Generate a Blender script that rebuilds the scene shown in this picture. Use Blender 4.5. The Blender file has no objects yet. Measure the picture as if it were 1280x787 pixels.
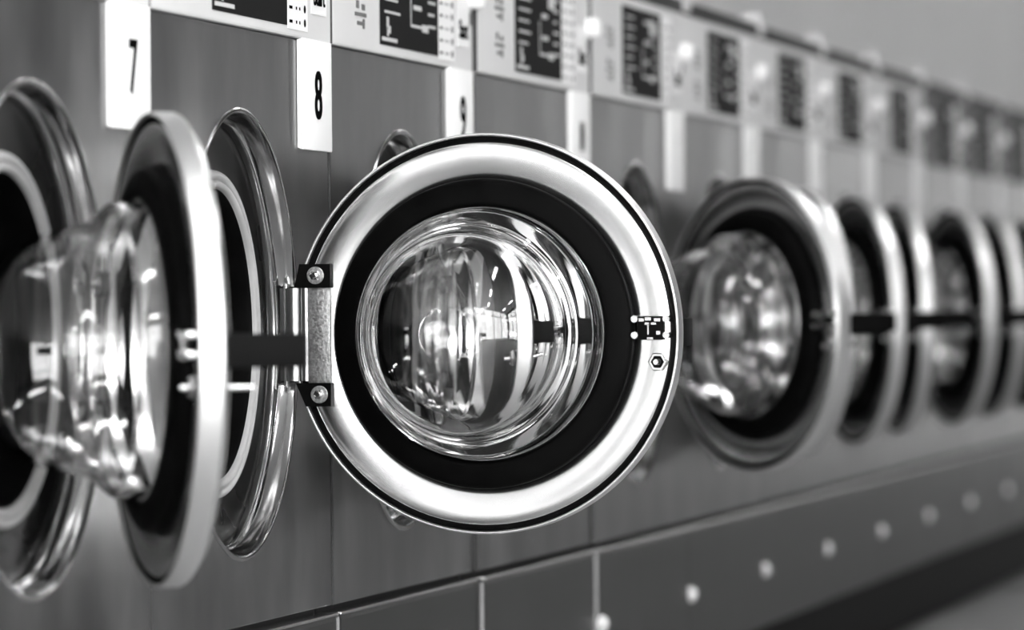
import bpy, bmesh, math, random
from mathutils import Vector, Matrix
random.seed(4)
PI = math.pi
scene = bpy.context.scene
col = scene.collection

# ------------------------------------------------------------------ camera
W = 0.6604                       # width of one machine, row runs along +x, fronts at y = 0
THETA = math.atan2(1365, 6500)
PITCH, ROLL = math.radians(-0.084), math.radians(0.5)
CAM = Vector((-4.3828, -1.2448, 0.622))
f0 = Vector((math.cos(THETA), math.sin(THETA), 0)); r0 = Vector((math.sin(THETA), -math.cos(THETA), 0))
fwd = f0 * math.cos(PITCH) + Vector((0, 0, math.sin(PITCH)))
up = r0.cross(fwd)
right = r0 * math.cos(ROLL) - up * math.sin(ROLL)
up = right.cross(fwd)
cam_data = bpy.data.cameras.new('camera')
cam = bpy.data.objects.new('camera', cam_data); col.objects.link(cam)
cam.matrix_world = Matrix(((right.x, up.x, -fwd.x, CAM.x), (right.y, up.y, -fwd.y, CAM.y), (right.z, up.z, -fwd.z, CAM.z), (0, 0, 0, 1)))
cam_data.sensor_width = 36; cam_data.lens = 6500 / 1280 * 36
cam_data.clip_start = 0.05; cam_data.clip_end = 100
cam_data.dof.use_dof = True; cam_data.dof.focus_distance = 5.03; cam_data.dof.aperture_fstop = 5.44
scene.camera = cam

# ------------------------------------------------------------------ world, daylight, exposure
world = bpy.data.worlds.new('world'); scene.world = world; world.use_nodes = True
bg = world.node_tree.nodes['Background']; bg.inputs['Color'].default_value = (1, 1, 1, 1); bg.inputs['Strength'].default_value = 3.2
vs = scene.view_settings
vs.view_transform = 'Standard'; vs.look = 'None'; vs.gamma = 1; vs.use_curve_mapping = False
vs.exposure = 1.85
LAMP = 8.0                     # strength of the diffusers in the added, unseen ceiling lights
pl = bpy.data.lights.new('daylight_portal', 'AREA'); pl.shape = 'RECTANGLE'; pl.size = 4.3; pl.size_y = 2.5
pl.cycles.is_portal = True
po = bpy.data.objects.new('daylight_portal', pl); col.objects.link(po)
po.location = (-7.45, -1.55, 1.4); po.rotation_euler = (PI/2, 0, -PI/2)

pl2 = bpy.data.lights.new('daylight_portal', 'AREA'); pl2.shape = 'RECTANGLE'; pl2.size = 5.4; pl2.size_y = 2.5
pl2.cycles.is_portal = True
po2 = bpy.data.objects.new('daylight_portal', pl2); col.objects.link(po2)
po2.location = (-4.3, -3.66, 1.34); po2.rotation_euler = (PI/2, 0, 0)

pl3 = bpy.data.lights.new('daylight_portal', 'AREA'); pl3.shape = 'RECTANGLE'; pl3.size = .45; pl3.size_y = 2.0
pl3.cycles.is_portal = True
po3 = bpy.data.objects.new('daylight_portal', pl3); col.objects.link(po3)
po3.location = (15.98, -1.975, 1.02); po3.rotation_euler = (PI/2, 0, PI/2)

# ------------------------------------------------------------------ materials
def g(v): return (v, v, v, 1)
def mat(name, base, rough=0.5, metal=0.0, **kw):
    m = bpy.data.materials.new(name); m.use_nodes = True
    b = m.node_tree.nodes['Principled BSDF']
    b.inputs['Base Color'].default_value = g(base); b.inputs['Roughness'].default_value = rough; b.inputs['Metallic'].default_value = metal
    for k, v in kw.items(): b.inputs[k.replace('_', ' ')].default_value = v
    return m
def noisy(m, lo, hi, scale=(1, 1, 1), nscale=8, detail=4, rlo=None, rhi=None, bump=0.0, rand=True):
    """procedural tone (and roughness, relief) from a stretched noise in object space"""
    nt = m.node_tree; N = nt.nodes; L = nt.links; b = N['Principled BSDF']
    tc = N.new('ShaderNodeTexCoord'); mp = N.new('ShaderNodeMapping'); mp.inputs['Scale'].default_value = scale
    L.new(tc.outputs['Object'], mp.inputs['Vector'])
    if rand:
        oi = N.new('ShaderNodeObjectInfo'); ml = N.new('ShaderNodeMath'); ml.operation = 'MULTIPLY'; ml.inputs[1].default_value = 37.0
        L.new(oi.outputs['Random'], ml.inputs[0]); L.new(ml.outputs[0], mp.inputs['Location'])
    no = N.new('ShaderNodeTexNoise'); no.inputs['Scale'].default_value = nscale; no.inputs['Detail'].default_value = detail
    L.new(mp.outputs['Vector'], no.inputs['Vector'])
    def ramp(a, c):
        r = N.new('ShaderNodeMapRange'); r.inputs['From Min'].default_value = 0.3; r.inputs['From Max'].default_value = 0.7
        r.inputs['To Min'].default_value = a; r.inputs['To Max'].default_value = c
        L.new(no.outputs['Fac'], r.inputs['Value']); return r.outputs['Result']
    L.new(ramp(lo, hi), b.inputs['Base Color'])
    if rlo is not None: L.new(ramp(rlo, rhi), b.inputs['Roughness'])
    if bump:
        bp = N.new('ShaderNodeBump'); bp.inputs['Strength'].default_value = bump; bp.inputs['Distance'].default_value = 0.002
        L.new(no.outputs['Fac'], bp.inputs['Height']); L.new(bp.outputs['Normal'], b.inputs['Normal'])
    return m
M = {}
M['panel'] = noisy(mat('brushed_panel_steel', .42, .36, 1), .22, .44, (1.6, 1, .8), 6, 6, .28, .42, .04)
M['base'] = noisy(mat('base_panel_steel', .3, .4, 1), .12, .19, (1.6, 1, .7), 5, 4, .36, .46)
M['body'] = mat('dark_body_sheet', .05, .6, .6)
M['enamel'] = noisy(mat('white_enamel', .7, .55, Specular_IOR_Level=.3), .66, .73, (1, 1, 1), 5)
M['far_panel_tone'] = noisy(mat('far_panel_darker', .1, .5, Specular_IOR_Level=.3), .08, .12, (1, 1, 1), 5)  # darker tone for the control panels at the far end of the row
M['lid'] = mat('dark_lid_trim', .03, .6)
M['display'] = mat('black_display_film', .010, .6, Specular_IOR_Level=.05)
M['print'] = mat('pale_display_print', .62, .5)
M['ink'] = mat('black_ink', .004, .7, Specular_IOR_Level=0)
M['grey_ink'] = mat('grey_printed_icon', .16, .5)
M['paper'] = mat('white_sticker', .92, .45)
M['plate'] = mat('white_plastic_plate', .95, .7, Specular_IOR_Level=.2)
M['chrome'] = mat('polished_chrome', .45, .13, 1)
M['dish'] = noisy(mat('port_dish_steel', .2, .3, 1), .04, .07, (1, 1, 1), 9, 3, .24, .34)
M['rim'] = noisy(mat('door_rim_steel', .8, .3, 1), .80, .90, (1, 1, 1), 10, 2, .20, .25)
M['doorback'] = mat('door_outer_steel', .9, .42, 1)
M['rubber'] = noisy(mat('black_rubber', .01, .5, Specular_IOR_Level=.03), .002, .004, (1, 1, 1), 30, 3, .42, .55, rand=False)
M['seal'] = noisy(mat('pale_rubber_seal', .4, .4), .34, .46, (1, 1, 1), 20, 3)
M['drum'] = mat('drum_steel', .16, .38, 1)
M['black'] = mat('black_plastic', .004, .5, Specular_IOR_Level=.04)
M['hinge'] = noisy(mat('speckled_hinge_steel', .5, .42, 1), .42, .75, (1, 1, 1), 420, 2, .35, .5, .2)
M['barrel'] = mat('dull_hinge_barrel', .32, .28, 1)
M['edge'] = mat('dark_cut_edge', .05, .7)
M['bolt'] = mat('bright_bolt_steel', .8, .2, 1)
M['glass'] = mat('clear_bowl_glass', 1, 0, 0, Transmission_Weight=1.0, IOR=1.5)
M['wall'] = noisy(mat('grey_wall_paint', .85, .8), .83, .88, (1, 1, 1), 2)
M['wall_dark'] = noisy(mat('dark_wall_paint', .06, .7), .05, .07, (1, 1, 1), 2)
M['ceiling'] = mat('ceiling_paint', .3, .8)
M['floor'] = noisy(mat('grey_floor_vinyl', .28, .6, Specular_IOR_Level=.2), .24, .32, (1, 1, 1), 5, 5, .5, .65)
M['frame'] = mat('dark_window_frame', .04, .4, .5)
def emis(name, s):
    m = bpy.data.materials.new(name); m.use_nodes = True; b = m.node_tree.nodes['Principled BSDF']
    b.inputs['Emission Color'].default_value = g(1); b.inputs['Emission Strength'].default_value = s; return m
M['tube'] = emis('lit_diffuser', LAMP)
mw = bpy.data.materials.new('window_pane_glass'); mw.use_nodes = True; nt = mw.node_tree; nt.nodes.clear()
o_ = nt.nodes.new('ShaderNodeOutputMaterial'); mx = nt.nodes.new('ShaderNodeMixShader'); tr = nt.nodes.new('ShaderNodeBsdfTransparent'); gl = nt.nodes.new('ShaderNodeBsdfGlossy')
mx.inputs[0].default_value = .06; gl.inputs['Roughness'].default_value = .02
nt.links.new(tr.outputs[0], mx.inputs[1]); nt.links.new(gl.outputs[0], mx.inputs[2]); nt.links.new(mx.outputs[0], o_.inputs[0])
M['pane'] = mw

# ------------------------------------------------------------------ mesh helpers
def finish(name, bm, material, smooth=True, angle=35):
    me = bpy.data.meshes.new(name)
    bmesh.ops.recalc_face_normals(bm, faces=bm.faces[:])
    bm.to_mesh(me); bm.free()
    me.materials.append(M[material])
    if smooth:
        me.shade_smooth(); me.set_sharp_from_angle(angle=math.radians(angle))
    return me
def put(name, me, parent=None, loc=None, rot=None):
    o = bpy.data.objects.new(name, me); col.objects.link(o)
    if name in ('display_print', 'sticker_print', 'programme_icons', 'latch_spring'): o['kind'] = 'stuff'   # print and tiny wire bits
    if parent: o.parent = parent
    if loc: o.location = loc
    if rot: o.rotation_euler = rot
    return o
def box(bm, x0, x1, y0, y1, z0, z1, bev=0.0):
    vs_ = [bm.verts.new((x, y, z)) for x in (x0, x1) for y in (y0, y1) for z in (z0, z1)]
    fs = [bm.faces.new([vs_[i] for i in q]) for q in ((0, 1, 3, 2), (4, 6, 7, 5), (0, 4, 5, 1), (2, 3, 7, 6), (0, 2, 6, 4), (1, 5, 7, 3))]
    if bev:
        es = list({e for f in fs for e in f.edges})
        bmesh.ops.bevel(bm, geom=es, offset=bev, segments=2, profile=.6, affect='EDGES')
def boxmesh(name, dims, material, bev=0.0):
    bm = bmesh.new(); box(bm, *dims, bev=bev); return finish(name, bm, material, False)
def lathe(bm, prof, c=(0, 0, 0), seg=96, closed=False):
    """revolve (radius, offset along y) about the y axis through c"""
    rings = []
    for r, y in prof:
        if r < 1e-6: rings.append([bm.verts.new((c[0], c[1] + y, c[2]))])
        else: rings.append([bm.verts.new((c[0] + r * math.cos(2*PI*i/seg), c[1] + y, c[2] + r * math.sin(2*PI*i/seg))) for i in range(seg)])
    pairs = list(zip(rings, rings[1:])) + ([(rings[-1], rings[0])] if closed else [])
    for a, b in pairs:
        for i in range(seg):
            j = (i + 1) % seg
            if len(a) == 1 and len(b) == 1: continue
            if len(a) == 1: bm.faces.new((a[0], b[i], b[j]))
            elif len(b) == 1: bm.faces.new((a[i], a[j], b[0]))
            else: bm.faces.new((a[i], a[j], b[j], b[i]))
def lathemesh(name, prof, material, c=(0, 0, 0), seg=96, closed=False, angle=35):
    bm = bmesh.new(); lathe(bm, prof, c, seg, closed); return finish(name, bm, material, angle=angle)
def spline(pts, n=6):
    """Catmull-Rom through profile points"""
    out = []
    for i in range(len(pts) - 1):
        p0, p1, p2, p3 = pts[max(i-1, 0)], pts[i], pts[i+1], pts[min(i+2, len(pts)-1)]
        for k in range(n):
            t = k / n
            out.append(tuple(.5 * (2*b + (c-a)*t + (2*a-5*b+4*c-d)*t*t + (3*b-a-3*c+d)*t**3) for a, b, c, d in zip(p0, p1, p2, p3)))
    out.append(pts[-1]); return out
def cyl(bm, p0, p1, r, seg=16, r2=None):
    a, b = Vector(p0), Vector(p1); d = (b - a).normalized()
    u = d.orthogonal().normalized(); v = d.cross(u); r2 = r if r2 is None else r2
    A = [bm.verts.new(a + r * (u * math.cos(2*PI*i/seg) + v * math.sin(2*PI*i/seg))) for i in range(seg)]
    B = [bm.verts.new(b + r2 * (u * math.cos(2*PI*i/seg) + v * math.sin(2*PI*i/seg))) for i in range(seg)]
    for i in range(seg): bm.faces.new((A[i], A[(i+1) % seg], B[(i+1) % seg], B[i]))
    bm.faces.new(A[::-1]); bm.faces.new(B)
def text_mesh(name, body, size, material, depth=0.0006, sx=1.0, bold=0.0):
    cu = bpy.data.curves.new(name, 'FONT'); cu.body = body; cu.size = size; cu.extrude = depth; cu.offset = bold; cu.align_x = 'CENTER'; cu.align_y = 'CENTER'
    o = bpy.data.objects.new(name, cu); col.objects.link(o)
    dg = bpy.context.evaluated_depsgraph_get(); me = bpy.data.meshes.new_from_object(o.evaluated_get(dg))
    bpy.data.objects.remove(o); bpy.data.curves.remove(cu)
    me.transform(Matrix.Rotation(PI/2, 4, 'X') @ Matrix.Diagonal((sx, 1, 1, 1)))   # upright, faces -y
    me.materials.clear(); me.materials.append(M[material]); return me
def tag(o, label=None, cat=None, group=None, kind=None):
    if label: o['label'] = label
    if cat: o['category'] = cat
    if group: o['group'] = group
    if kind: o['kind'] = kind
    return o

# ------------------------------------------------------------------ the room
X0, X1, Y0, Y1, ZC = -7.5, 16.0, -3.7, 0.72, 2.75
def structure(name, dims, material, label=None, bev=0):
    return tag(put(name, boxmesh(name, dims, material, bev)), label, kind='structure')
structure('floor', (X0-.2, X1+.2, Y0-.2, Y1+.2, -.1, 0), 'floor')
structure('ceiling', (X0-.2, X1+.2, Y0-.2, Y1+.2, ZC, ZC+.1), 'ceiling')
structure('wall_back', (X0, X1, Y1, Y1+.1, 0, ZC), 'wall')
FX0, FX1 = -7.0, -1.6                         # unseen windows added in the opposite wall to light the row
bm = bmesh.new()
box(bm, X0, FX0, Y0-.1, Y0, 0, ZC); box(bm, FX1, X1, Y0-.1, Y0, 0, ZC); box(bm, FX0, FX1, Y0-.1, Y0, 0, .08); box(bm, FX0, FX1, Y0-.1, Y0, 2.6, ZC)
tag(put('wall_front', finish('wall_front', bm, 'wall_dark')), kind='structure')
win2 = tag(put('added_window_2', boxmesh('added_window_2', (FX0, FX1, Y0-.04, Y0-.03, .08, 2.6), 'pane')), kind='structure')
for i in range(5):
    x = FX0 + (FX1 - FX0) * i / 4
    put('window_mullion', boxmesh('window_mullion', (x-.04, x+.04, Y0-.07, Y0, .08, 2.6), 'frame'), win2)
for z in (.08, 2.05, 2.6): put('window_rail', boxmesh('window_rail', (FX0, FX1, Y0-.068, Y0-.002, z-.025, z+.025), 'frame'), win2)
EY0, EY1, EZ1 = -2.2, -1.75, 2.0                 # unseen glazed door added in the far wall to brighten the fronts
bm = bmesh.new()
box(bm, X1, X1+.1, Y0-.1, EY0, 0, ZC); box(bm, X1, X1+.1, EY1, Y1+.1, 0, ZC); box(bm, X1, X1+.1, EY0, EY1, EZ1, ZC)
tag(put('wall_right', finish('wall_right', bm, 'wall')), kind='structure')
dr = tag(put('added_door_1', boxmesh('added_door_1', (X1+.03, X1+.04, EY0, EY1, 0, EZ1), 'pane')), kind='structure')
for y in (EY0+.04, EY1-.04): put('door_stile', boxmesh('door_stile', (X1+.005, X1+.07, y-.04, y+.04, 0, EZ1), 'frame'), dr)
for z0, z1 in ((.0, .12), (.95, 1.05), (EZ1-.1, EZ1)): put('door_rail', boxmesh('door_rail', (X1+.007, X1+.068, EY0, EY1, z0, z1), 'frame'), dr)
WY0, WY1, WZ0, WZ1 = -3.6, .5, .15, 2.65      # unseen shop window added behind the camera to light the room
bm = bmesh.new()
box(bm, X0-.1, X0, Y0-.1, WY0, 0, ZC); box(bm, X0-.1, X0, WY1, Y1+.1, 0, ZC); box(bm, X0-.1, X0, WY0, WY1, 0, WZ0); box(bm, X0-.1, X0, WY0, WY1, WZ1, ZC)
wl = tag(put('wall_left', finish('wall_left', bm, 'wall')), kind='structure')
win = tag(put('added_window_1', boxmesh('added_window_1', (X0-.04, X0-.03, WY0, WY1, WZ0, WZ1), 'pane')), kind='structure')
for i in range(5):
    y = WY0 + (WY1 - WY0) * i / 4
    put('window_mullion', boxmesh('window_mullion', (X0-.07, X0, y-.03, y+.03, WZ0, WZ1), 'frame'), win)
for z in (WZ0, 2.1, WZ1): put('window_rail', boxmesh('window_rail', (X0-.068, X0-.002, WY0, WY1, z-.025, z+.025), 'frame'), win)
structure('baseboard_back', (X0, X1, Y1-.015, Y1, 0, .1), 'lid')

# ------------------------------------------------------------------ ceiling lights, unseen, added to light the room
def added_ceiling_light(x, y, label):
    r = bpy.data.objects.new('added_ceiling_light', None); col.objects.link(r); r.location = (x, y, ZC)
    tag(r, label, 'ceiling light', 'added unseen battens above the aisle')
    put('housing', added_ceiling_light.h, r); put('diffuser', added_ceiling_light.d, r)
    for s in (-1, 1): put('end_cap', added_ceiling_light.e, r, (s*.615, 0, 0))
added_ceiling_light.h = boxmesh('housing', (-.6, .6, -.07, .07, -.05, 0), 'enamel', .004)
added_ceiling_light.d = boxmesh('diffuser', (-.59, .59, -.06, .06, -.09, -.05), 'tube', .012)
added_ceiling_light.e = boxmesh('end_cap', (-.014, .014, -.07, .07, -.092, 0), 'enamel', .003)
WHERE = ('nearest the shop window', 'second from the shop window', 'third from the shop window', 'fourth from the shop window', 'fifth from the shop window', 'fourth from the far wall', 'third from the far wall', 'second from the far wall', 'nearest the far wall')
for row, y in (('beside the machines', -1.0), ('beside the opposite wall', -2.8)):
    for i, where in enumerate((WHERE if y > -2 else WHERE[:5])):
        added_ceiling_light(-6.0 + i*2.5, y, 'added unseen fluorescent ceiling batten, ' + where + ' in the line ' + row)

# ------------------------------------------------------------------ washing machine meshes (origin: left foot of the front, fronts at y = 0)
ZP0, ZB1, ZF1, ZT = .14, .3165, .886, 1.03
PC = (.318, 0, .599)             # centre of the loading port
def plate_hole(name, x0, x1, z0, z1, c, r, t, bev, material):
    bm = bmesh.new(); N = 96
    angs = sorted(set([2*PI*i/N for i in range(N)] + [math.atan2(z - c[2], x - c[0]) % (2*PI) for x in (x0, x1) for z in (z0, z1)]))
    def rect(a, d):
        ca, sa = math.cos(a), math.sin(a); k = 1e9
        if ca > 1e-9: k = min(k, (x1 - c[0]) / ca)
        if ca < -1e-9: k = min(k, (x0 - c[0]) / ca)
        if sa > 1e-9: k = min(k, (z1 - c[2]) / sa)
        if sa < -1e-9: k = min(k, (z0 - c[2]) / sa)
        x, z = c[0] + k*ca, c[2] + k*sa
        return min(max(x, x0 + d), x1 - d), min(max(z, z0 + d), z1 - d)
    loops = []
    for d, y in ((0, t), (0, bev), (bev*.3, bev*.3), (bev, 0)): loops.append([bm.verts.new((rect(a, d)[0], y, rect(a, d)[1])) for a in angs])
    for y in (0, t): loops.append([bm.verts.new((c[0] + r*math.cos(a), y, c[2] + r*math.sin(a))) for a in angs])
    n = len(angs)
    for A, B in zip(loops, loops[1:]):
        for i in range(n): bm.faces.new((A[i], A[(i+1) % n], B[(i+1) % n], B[i]))
    me = finish(name, bm, material, False); me.materials.append(M['edge'])
    for p in me.polygons:
        if abs(p.normal.y) < .55: p.material_index = 1
    return me
G = .0034
MS = {}
MS['front_panel'] = plate_hole('front_panel', G, W-G, ZB1+.010, ZF1-.001, PC, .2095, .018, .0015, 'panel')
MS['base_panel'] = boxmesh('base_panel', (G, W-G, -.006, .02, ZP0, ZB1), 'base', .005)
bm = bmesh.new()
box(bm, 0.003, .008, .02, .6, ZP0, ZT-.01); box(bm, W-.008, W-.003, .02, .6, ZP0, ZT-.01)
box(bm, .003, W-.003, .595, .6, ZP0, ZT-.01); box(bm, .003, W-.003, .02, .6, ZP0, ZP0+.005); box(bm, .003, W-.003, .0185, .019, ZB1-.03, ZB1+.03)
MS['body'] = finish('body', bm, 'body')
MS['lip_glint_strip'] = boxmesh('lip_glint_strip', (G, W-G, -.0075, .016, ZB1-.0002, ZB1+.0030), 'bolt', .0012)  # bright strip added as the light caught on the base panel's top edge
MS['plinth'] = boxmesh('plinth', (0, W, .07, .58, 0, ZP0), 'black')
bm = bmesh.new(); box(bm, G*.6, W-G*.6, -.004, .12, ZF1, ZT-.008, .0025); MS['control_panel'] = finish('control_panel', bm, 'enamel', False)
MS['control_panel'].materials.append(M['edge'])
for p in MS['control_panel'].polygons:
    if abs(p.normal.x) > .8: p.material_index = 1
MS['dark_control_panel'] = MS['control_panel'].copy(); MS['dark_control_panel'].materials[0] = M['far_panel_tone']
MS['lid'] = boxmesh('lid', (0.001, W-.001, -.004, .6, ZT-.008, ZT+.012), 'lid', .003)
MS['top_clip'] = boxmesh('top_clip', (.006, .056, -.008, .02, ZT-.004, ZT+.03), 'enamel', .004)
YP = -.0042
MS['display'] = boxmesh('display', (.205, .480, YP-.0006, YP, .896, 1.010), 'display')
MS['sticker'] = boxmesh('sticker', (.482, .560, YP-.0008, YP, .893, 1.012), 'paper')
MS['start_label'] = boxmesh('start_label', (.575, .637, YP-.0008, YP, .912, .968), 'paper')
# printing on the display film
def prints(seed):
    rnd = random.Random(seed); bm = bmesh.new(); y0, y1 = YP-.0009, YP-.0005
    box(bm, .212, .282, y0, y1, .9005, .9045)                      # maker's line at the foot
    for i in range(6):
        z = .930 + i*.013
        box(bm, .225, .225 + rnd.uniform(.05, .075), y0, y1, z, z+.0025)
        if i % 2: box(bm, .36, .36 + rnd.uniform(.03, .06), y0, y1, z-.003, z+.002)
        box(bm, .43, .43 + rnd.uniform(.02, .04), y0, y1, z-.006, z-.003)
    box(bm, .346, .349, y0, y1, .923, .962); box(bm, .346, .40, y0, y1, .921, .924); box(bm, .40, .43, y0, y1, .918, .926)
    for a, b, c, d in ((.234, .244, .915, .926), (.242, .252, .909, .917), (.236, .243, .906, .914)): box(bm, a, b, y0, y1, c, d)
    box(bm, .40, .438, y0, y1, .979, .999)
    return finish('display_print', bm, 'print')
MS['display_print'] = [prints(i) for i in range(3)]
bm = bmesh.new(); rnd = random.Random(9)
for i in range(8):
    z = .899 + i*.0135
    for x, w in ((.487, .012), (.513, .004), (.526, .004)): box(bm, x, x+w, YP-.0011, YP-.0007, z, z+.003)
    cyl(bm, (.548, YP-.0011, z+.002), (.548, YP-.0007, z+.002), .004, 8)
MS['sticker_print'] = finish('sticker_print', bm, 'ink', False)
MS['start_text'] = text_mesh('start_text', 'Start', .030, 'ink', sx=.78)
bm = bmesh.new()
for zc in (.962, .920):
    for dx, dz, w, h in ((.0, .0, .05, .004), (.006, .008, .012, .008), (.03, .007, .014, .006), (.01, -.009, .03, .004), (.034, -.012, .008, .010)): box(bm, .095+dx, .095+dx+w, YP-.0005, YP, zc+dz, zc+dz+h)
MS['programme_icons'] = finish('programme_icons', bm, 'grey_ink', False)
bm = bmesh.new(); lathe(bm, [(0, -.016), (.010, -.016), (.0125, -.013), (.0125, 0)], (.645, YP, .968), 24); MS['push_button'] = finish('push_button', bm, 'plate')
bm = bmesh.new(); box(bm, .632, .655, YP-.0005, YP, .938, .952); MS['button_caption'] = finish('button_caption', bm, 'grey_ink', False)
# number plate
bm = bmesh.new(); box(bm, .540, W-.004, -.005, -.0005, .778, ZF1+.001, .0012); MS['number_plate'] = finish('number_plate', bm, 'plate')
bm = bmesh.new(); box(bm, .532, .540, -.0035, -.0005, .779, ZF1-.001, .0008); MS['plate_edge'] = finish('plate_edge', bm, 'plate')
DIG = {7: ('7', .066, .8), 8: ('8', .066, .9), 9: ('9', .066, .9), 10: ('10', .05, .6)}
# loading port
MS['port_ring'] = lathemesh('port_ring', spline([(.2065, .004), (.2116, .0000), (.2112, -.0012), (.2090, -.0020), (.2066, -.0008), (.2052, .004), (.2042, .010), (.2025, .016), (.2000, .0185), (.1982, .020), (.1975, .026)], 4), 'chrome', PC, 128, angle=60)
MS['port_dish'] = lathemesh('port_dish', spline([(.1980, .024), (.196, .028), (.185, .031), (.165, .036), (.150, .040)], 3), 'dish', PC, 96)
MS['port_seal'] = lathemesh('port_seal', spline([(.154, .040), (.1535, .026), (.150, .021), (.146, .022), (.1445, .025), (.142, .021), (.138, .022), (.1365, .026)], 4), 'seal', PC, 96)
MS['port_sleeve'] = lathemesh('port_sleeve', spline([(.1375, .0255), (.1350, .030), (.133, .05), (.134, .07), (.16, .075)], 4), 'rubber', PC, 96)
MS['drum'] = lathemesh('drum', [(.150, .078), (.195, .085), (.200, .095), (.200, .38), (.19, .40), (.06, .41), (0, .40)], 'drum', PC, 64)
MS['drum_lifter'] = []
for i in range(3):
    a = 2*PI*i/3 + .5; c, s = math.cos(a), math.sin(a); bm = bmesh.new()
    cyl(bm, (PC[0] + .19*c, .11, PC[2] + .19*s), (PC[0] + .19*c, .37, PC[2] + .19*s), .03, 10)
    MS['drum_lifter'].append(finish('drum_lifter', bm, 'drum'))
bm = bmesh.new(); lathe(bm, [(0, -.012), (.006, -.0112), (.0105, -.007), (.0115, 0)], (0.014, -.004, .226), 16); MS['panel_bolt'] = finish('panel_bolt', bm, 'plate')  # bolt heads coloured plain white so they stay bright like a glint
# hinge half on the machine
HX, HY, HZ = .507, -.006, .597
bm = bmesh.new(); box(bm, HX-.004, HX+.05, .004, .008, HZ-.05, HZ+.05, .001); box(bm, HX-.003, HX+.003, -.004, .006, HZ-.044, HZ+.044); MS['hinge_bracket'] = finish('hinge_bracket', bm, 'bolt')

# ------------------------------------------------------------------ door meshes (origin on the hinge axis, disc centre at x = -DX, +y = inner face)
DX = .187
DC = (-DX, 0, 0)
RO = .1915
MS['door'] = lathemesh('door', spline([(.1850, -.004), (.1825, -.0012), (.176, .0000), (.166, -.0005), (.156, -.0022), (.150, -.0045), (.146, -.008)], 4) + [(.128, -.010), (.128, -.022), (.135, -.026)] + spline([(.150, -.027), (.178, -.0255), (.188, -.022), (RO, -.016), (RO, -.008)], 4) + [(.1850, -.008)], 'rim', DC, 160, closed=True, angle=40)
MS['rim_lip'] = lathemesh('rim_lip', [(RO+.0002, -.019)] + spline([(RO+.0012, -.017), (RO+.0012, -.002), (RO+.0004, .001), (RO-.0012, .001), (RO-.002, -.002)], 4) + [(RO-.002, -.0075), (RO, -.0075)], 'doorback', DC, 160, closed=True, angle=40)
MS['edge_strip'] = lathemesh('edge_strip', [(RO-.0022, -.0078), (RO-.0022, -.002), (.1872, -.001), (.1848, -.003), (.1848, -.0078)], 'rubber', DC, 160, closed=True)
MS['gasket'] = lathemesh('gasket', spline([(.1485, -.006), (.149, .002), (.1475, .0065), (.143, .0095), (.136, .0115), (.1290, .0125), (.1250, .0122), (.1230, .0100), (.1218, .006), (.1216, -.004)], 4), 'rubber', DC, 128, angle=50)
MS['bowl_ring'] = lathemesh('bowl_ring', [(.1220, .004), (.1220, .0115), (.1213, .0122), (.1205, .0115), (.1205, .004)], 'bolt', DC, 128, closed=True)
outer = spline([(.1202, .000), (.1202, .012), (.1200, .028), (.1188, .033), (.1160, .0365), (.1085, .0445), (.1058, .048), (.1040, .052), (.1015, .058), (.0995, .066), (.0975, .077), (.0935, .091), (.0860, .105), (.0740, .1165), (.0590, .1245), (.0400, .1300), (.0200, .1326), (0, .1332)], 4)
inner = []
for i in range(len(outer)):                       # 4.5 mm thick shell, offset along the profile normal
    a, b = outer[max(i-1, 0)], outer[min(i+1, len(outer)-1)]
    t = Vector((b[0]-a[0], b[1]-a[1])).normalized()
    inner.append((outer[i][0] - t.y * .0045, outer[i][1] + t.x * .0045))
inner = [(.1157, .000)] + [p for p in inner[4:-1] if p[0] > .004] + [(0, .1287)]
MS['glass_bowl'] = lathemesh('glass_bowl', outer[::-1] + inner, 'glass', DC, 128, angle=80)
MS['mould_ring'] = lathemesh('mould_ring', [(.0262, .1318), (.0262, .1323), (.0256, .1325), (.0256, .1319)], 'glass', DC, 64, closed=True)
# inner latch, nut and pin at the free side
LX = -DX - .1665
bm = bmesh.new(); box(bm, LX-.013, LX+.013, 0, .0085, -.007, .0155, .001); MS['latch_plate'] = finish('latch_plate', bm, 'black')
bm = bmesh.new(); cyl(bm, (0, -.002, 0), (0, .0095, 0), .0034, 12); MS['latch_screw'] = finish('latch_screw', bm, 'bolt')
bm = bmesh.new()
for x, z, w, h in ((-.010, .0105, .006, .003), (-.001, .0115, .006, .003), (.006, .0105, .005, .003), (-.006, .0075, .005, .002), (.001, .0075, .004, .002), (.0012, -.002, .0014, .010), (-.010, -.002, .004, .0035), (-.003, -.0065, .006, .002)):
    box(bm, LX + x, LX + x + w, .0075, .0100, z, z + h)
MS['latch_spring'] = finish('latch_spring', bm, 'bolt')
NX, NZ = -DX - .1725, -.028
bm = bmesh.new(); lathe(bm, [(.0065, 0), (.0098, 0), (.0098, .004), (.0085, .0058), (.0065, .0058)], (NX, 0, NZ), 6, True); MS['pin_nut'] = finish('pin_nut', bm, 'bolt', angle=20)
bm = bmesh.new(); lathe(bm, [(.0066, .0002), (.0066, .0035), (.0060, .004), (.0030, .0045)], (NX, 0, NZ), 20); MS['nut_insert'] = finish('nut_insert', bm, 'black')
bm = bmesh.new(); cyl(bm, (NX, -.046, NZ), (NX, .0130, NZ), .0026, 14); MS['latch_pin'] = finish('latch_pin', bm, 'bolt')
bm = bmesh.new(); box(bm, -DX-.186, -DX-.128, -.086, -.0215, -.0135, .0135, .003); MS['handle'] = finish('handle', bm, 'black')
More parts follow.
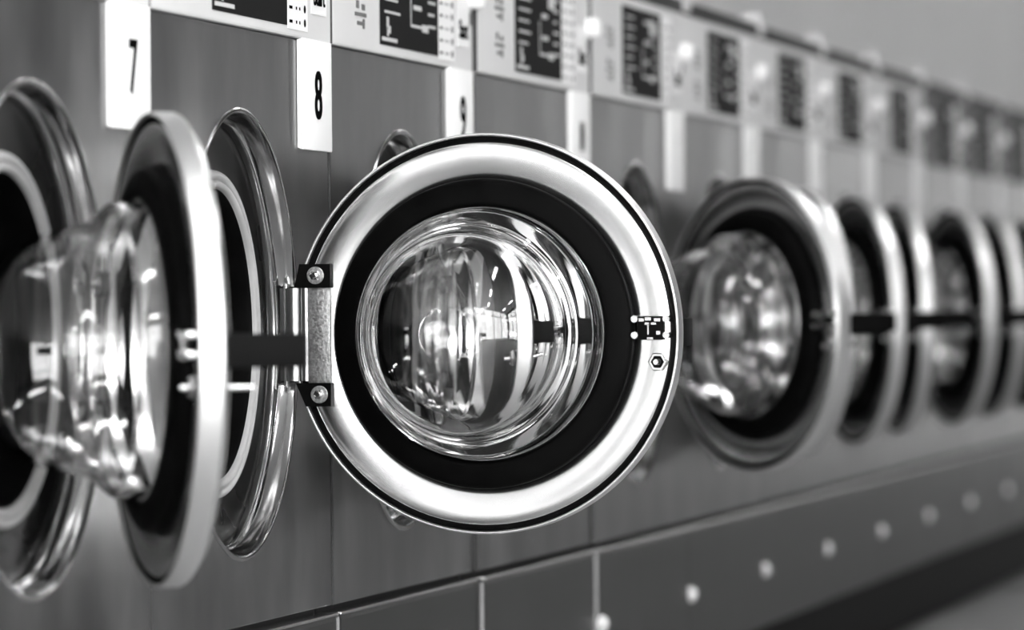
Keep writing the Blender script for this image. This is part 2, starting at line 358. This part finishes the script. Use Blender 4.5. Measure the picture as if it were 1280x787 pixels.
# hinge half on the door
bm = bmesh.new(); cyl(bm, (.004, 0, -.0445), (.004, 0, .0455), .0085, 24); cyl(bm, (-.0085, .002, -.0445), (-.0085, .002, .0455), .0048, 20); box(bm, -.008, .018, -.004, .001, -.0445, .0455); MS['hinge_barrel'] = finish('hinge_barrel', bm, 'barrel', angle=40)
bm = bmesh.new(); box(bm, -.0345, -.0120, .0015, .0055, -.0465, .0465, .0006); MS['hinge_plate'] = finish('hinge_plate', bm, 'hinge')
def bracket(sz):
    bm = bmesh.new()
    pts = [(-.036, .0455), (-.036, .0685), (-.005, .0685), (.0005, .0455)] if sz > 0 else [(-.036, -.0465), (-.036, -.0690), (-.0105, -.0690), (-.0005, -.0465)]
    A = [bm.verts.new((x, .0005, z)) for x, z in pts]; B = [bm.verts.new((x, .0105, z)) for x, z in pts]
    n = len(pts); bm.faces.new(A); bm.faces.new(B[::-1])
    for i in range(n): bm.faces.new((A[i], A[(i+1) % n], B[(i+1) % n], B[i]))
    return finish('hinge_block', bm, 'black', False)
MS['hinge_block'] = [bracket(1), bracket(-1)]
BX = -.0245
bm = bmesh.new(); lathe(bm, [(.0045, .0105), (.0085, .0105), (.0085, .0118), (.0080, .0122), (.0045, .0122)], (0, 0, 0), 28, True); MS['washer'] = finish('washer', bm, 'hinge')
bm = bmesh.new(); lathe(bm, [(.0001, .0122), (.0050, .0122), (.0050, .0150), (.0042, .0158), (0.003, .0158)], (0, 0, 0), 6); lathe(bm, [(.003, .0150), (.003, .0182), (.0024, .0188), (0, .0188)], (0, 0, 0), 16); MS['hinge_bolt'] = finish('hinge_bolt', bm, 'bolt', angle=25)

# ------------------------------------------------------------------ the row of machines
ROW = {  # number: (stands proud by, door angle)
    6: (0, 20), 7: (0, 27.5), 8: (0, 86.5), 9: (-.001, 24), 10: (-.006, 11), 11: (-.009, 45.5), 12: (-.007, 30), 13: (-.004, 28),
    14: (-.001, 22), 15: (.001, 27), 16: (.003, 24), 17: (.003, 24), 18: (.003, 26), 19: (.003, 24)}
LABEL = {
    6: 'steel washing machine left of the one numbered 7, beyond the picture edge',
    7: 'steel washing machine numbered 7, its glass door half open and blurred in front',
    8: 'steel washing machine numbered 8, its sharp round door swung wide open towards the viewer',
    9: 'steel washing machine numbered 9, mostly hidden behind the big open round door',
    10: 'steel washing machine right of number 9, its port wholly behind the big open door',
    11: 'steel washing machine whose open black-ringed door stands right of the big sharp door',
    12: 'steel washing machine just right of the second facing door, its rim a bright upright strip',
    13: 'blurred steel washing machine with the second bright upright door rim beyond the facing doors',
    14: 'blurred steel washing machine, third beyond the right-hand black-ringed door',
    15: 'blurred steel washing machine, fourth beyond the right-hand black-ringed door',
    16: 'dark-topped blurred steel washing machine, fifth beyond the right-hand black-ringed door',
    17: 'far blurred steel washing machine, sixth beyond the right-hand black-ringed door',
    18: 'far blurred steel washing machine near the right picture edge',
    19: 'farthest blurred steel washing machine at the right end of the row'}
for n, (dy, ang) in ROW.items():
    m = bpy.data.objects.new('washing_machine', None); col.objects.link(m)
    m.location = ((n - 8) * W, dy, 0)
    tag(m, LABEL[n], 'washing machine', 'row of coin washing machines')
    for part in ('front_panel', 'base_panel', 'lip_glint_strip', 'body', 'plinth', 'lid', 'port_ring', 'port_dish', 'port_seal', 'port_sleeve', 'drum', 'panel_bolt', 'hinge_bracket', 'top_clip'):
        put(part, MS[part], m)
    for d in MS['drum_lifter']: put('drum_lifter', d, m)
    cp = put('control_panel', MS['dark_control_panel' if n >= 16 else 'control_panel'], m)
    for part in ('display', 'sticker', 'sticker_print', 'start_label', 'programme_icons', 'push_button', 'button_caption'): put(part, MS[part], cp)
    put('display_print', MS['display_print'][n % 3], cp)
    put('start_text', MS['start_text'], cp, (.606, YP-.0012, .930))
    np_ = put('number_plate', MS['number_plate'], m); put('plate_edge', MS['plate_edge'], np_)
    if n in DIG:
        t, s, sx = DIG[n]
        d = put('digit', text_mesh('digit', t, s, 'ink', sx=sx, bold=.0008), np_, (.599, -.0056, .830))
    door = put('door', MS['door'], m, (HX, HY, HZ - (.007 if n == 7 else 0)), (0, 0, math.radians(ang)))
    for part in ('rim_lip', 'edge_strip', 'gasket', 'bowl_ring', 'glass_bowl', 'mould_ring', 'latch_plate', 'latch_spring', 'pin_nut', 'nut_insert', 'latch_pin', 'handle', 'hinge_barrel', 'hinge_plate'):
        put(part, MS[part], door)
    for sx in (-1, 1):
        for z in (.013, -.0025): put('latch_screw', MS['latch_screw'], door, (LX + sx*.0155, 0, z))
    for b in MS['hinge_block']: put('hinge_block', b, door)
    for x, z in ((-.0215, .0575), (-.0245, -.0575)):
        put('washer', MS['washer'], door, (x, 0, z)); put('hinge_bolt', MS['hinge_bolt'], door, (x, 0, z))
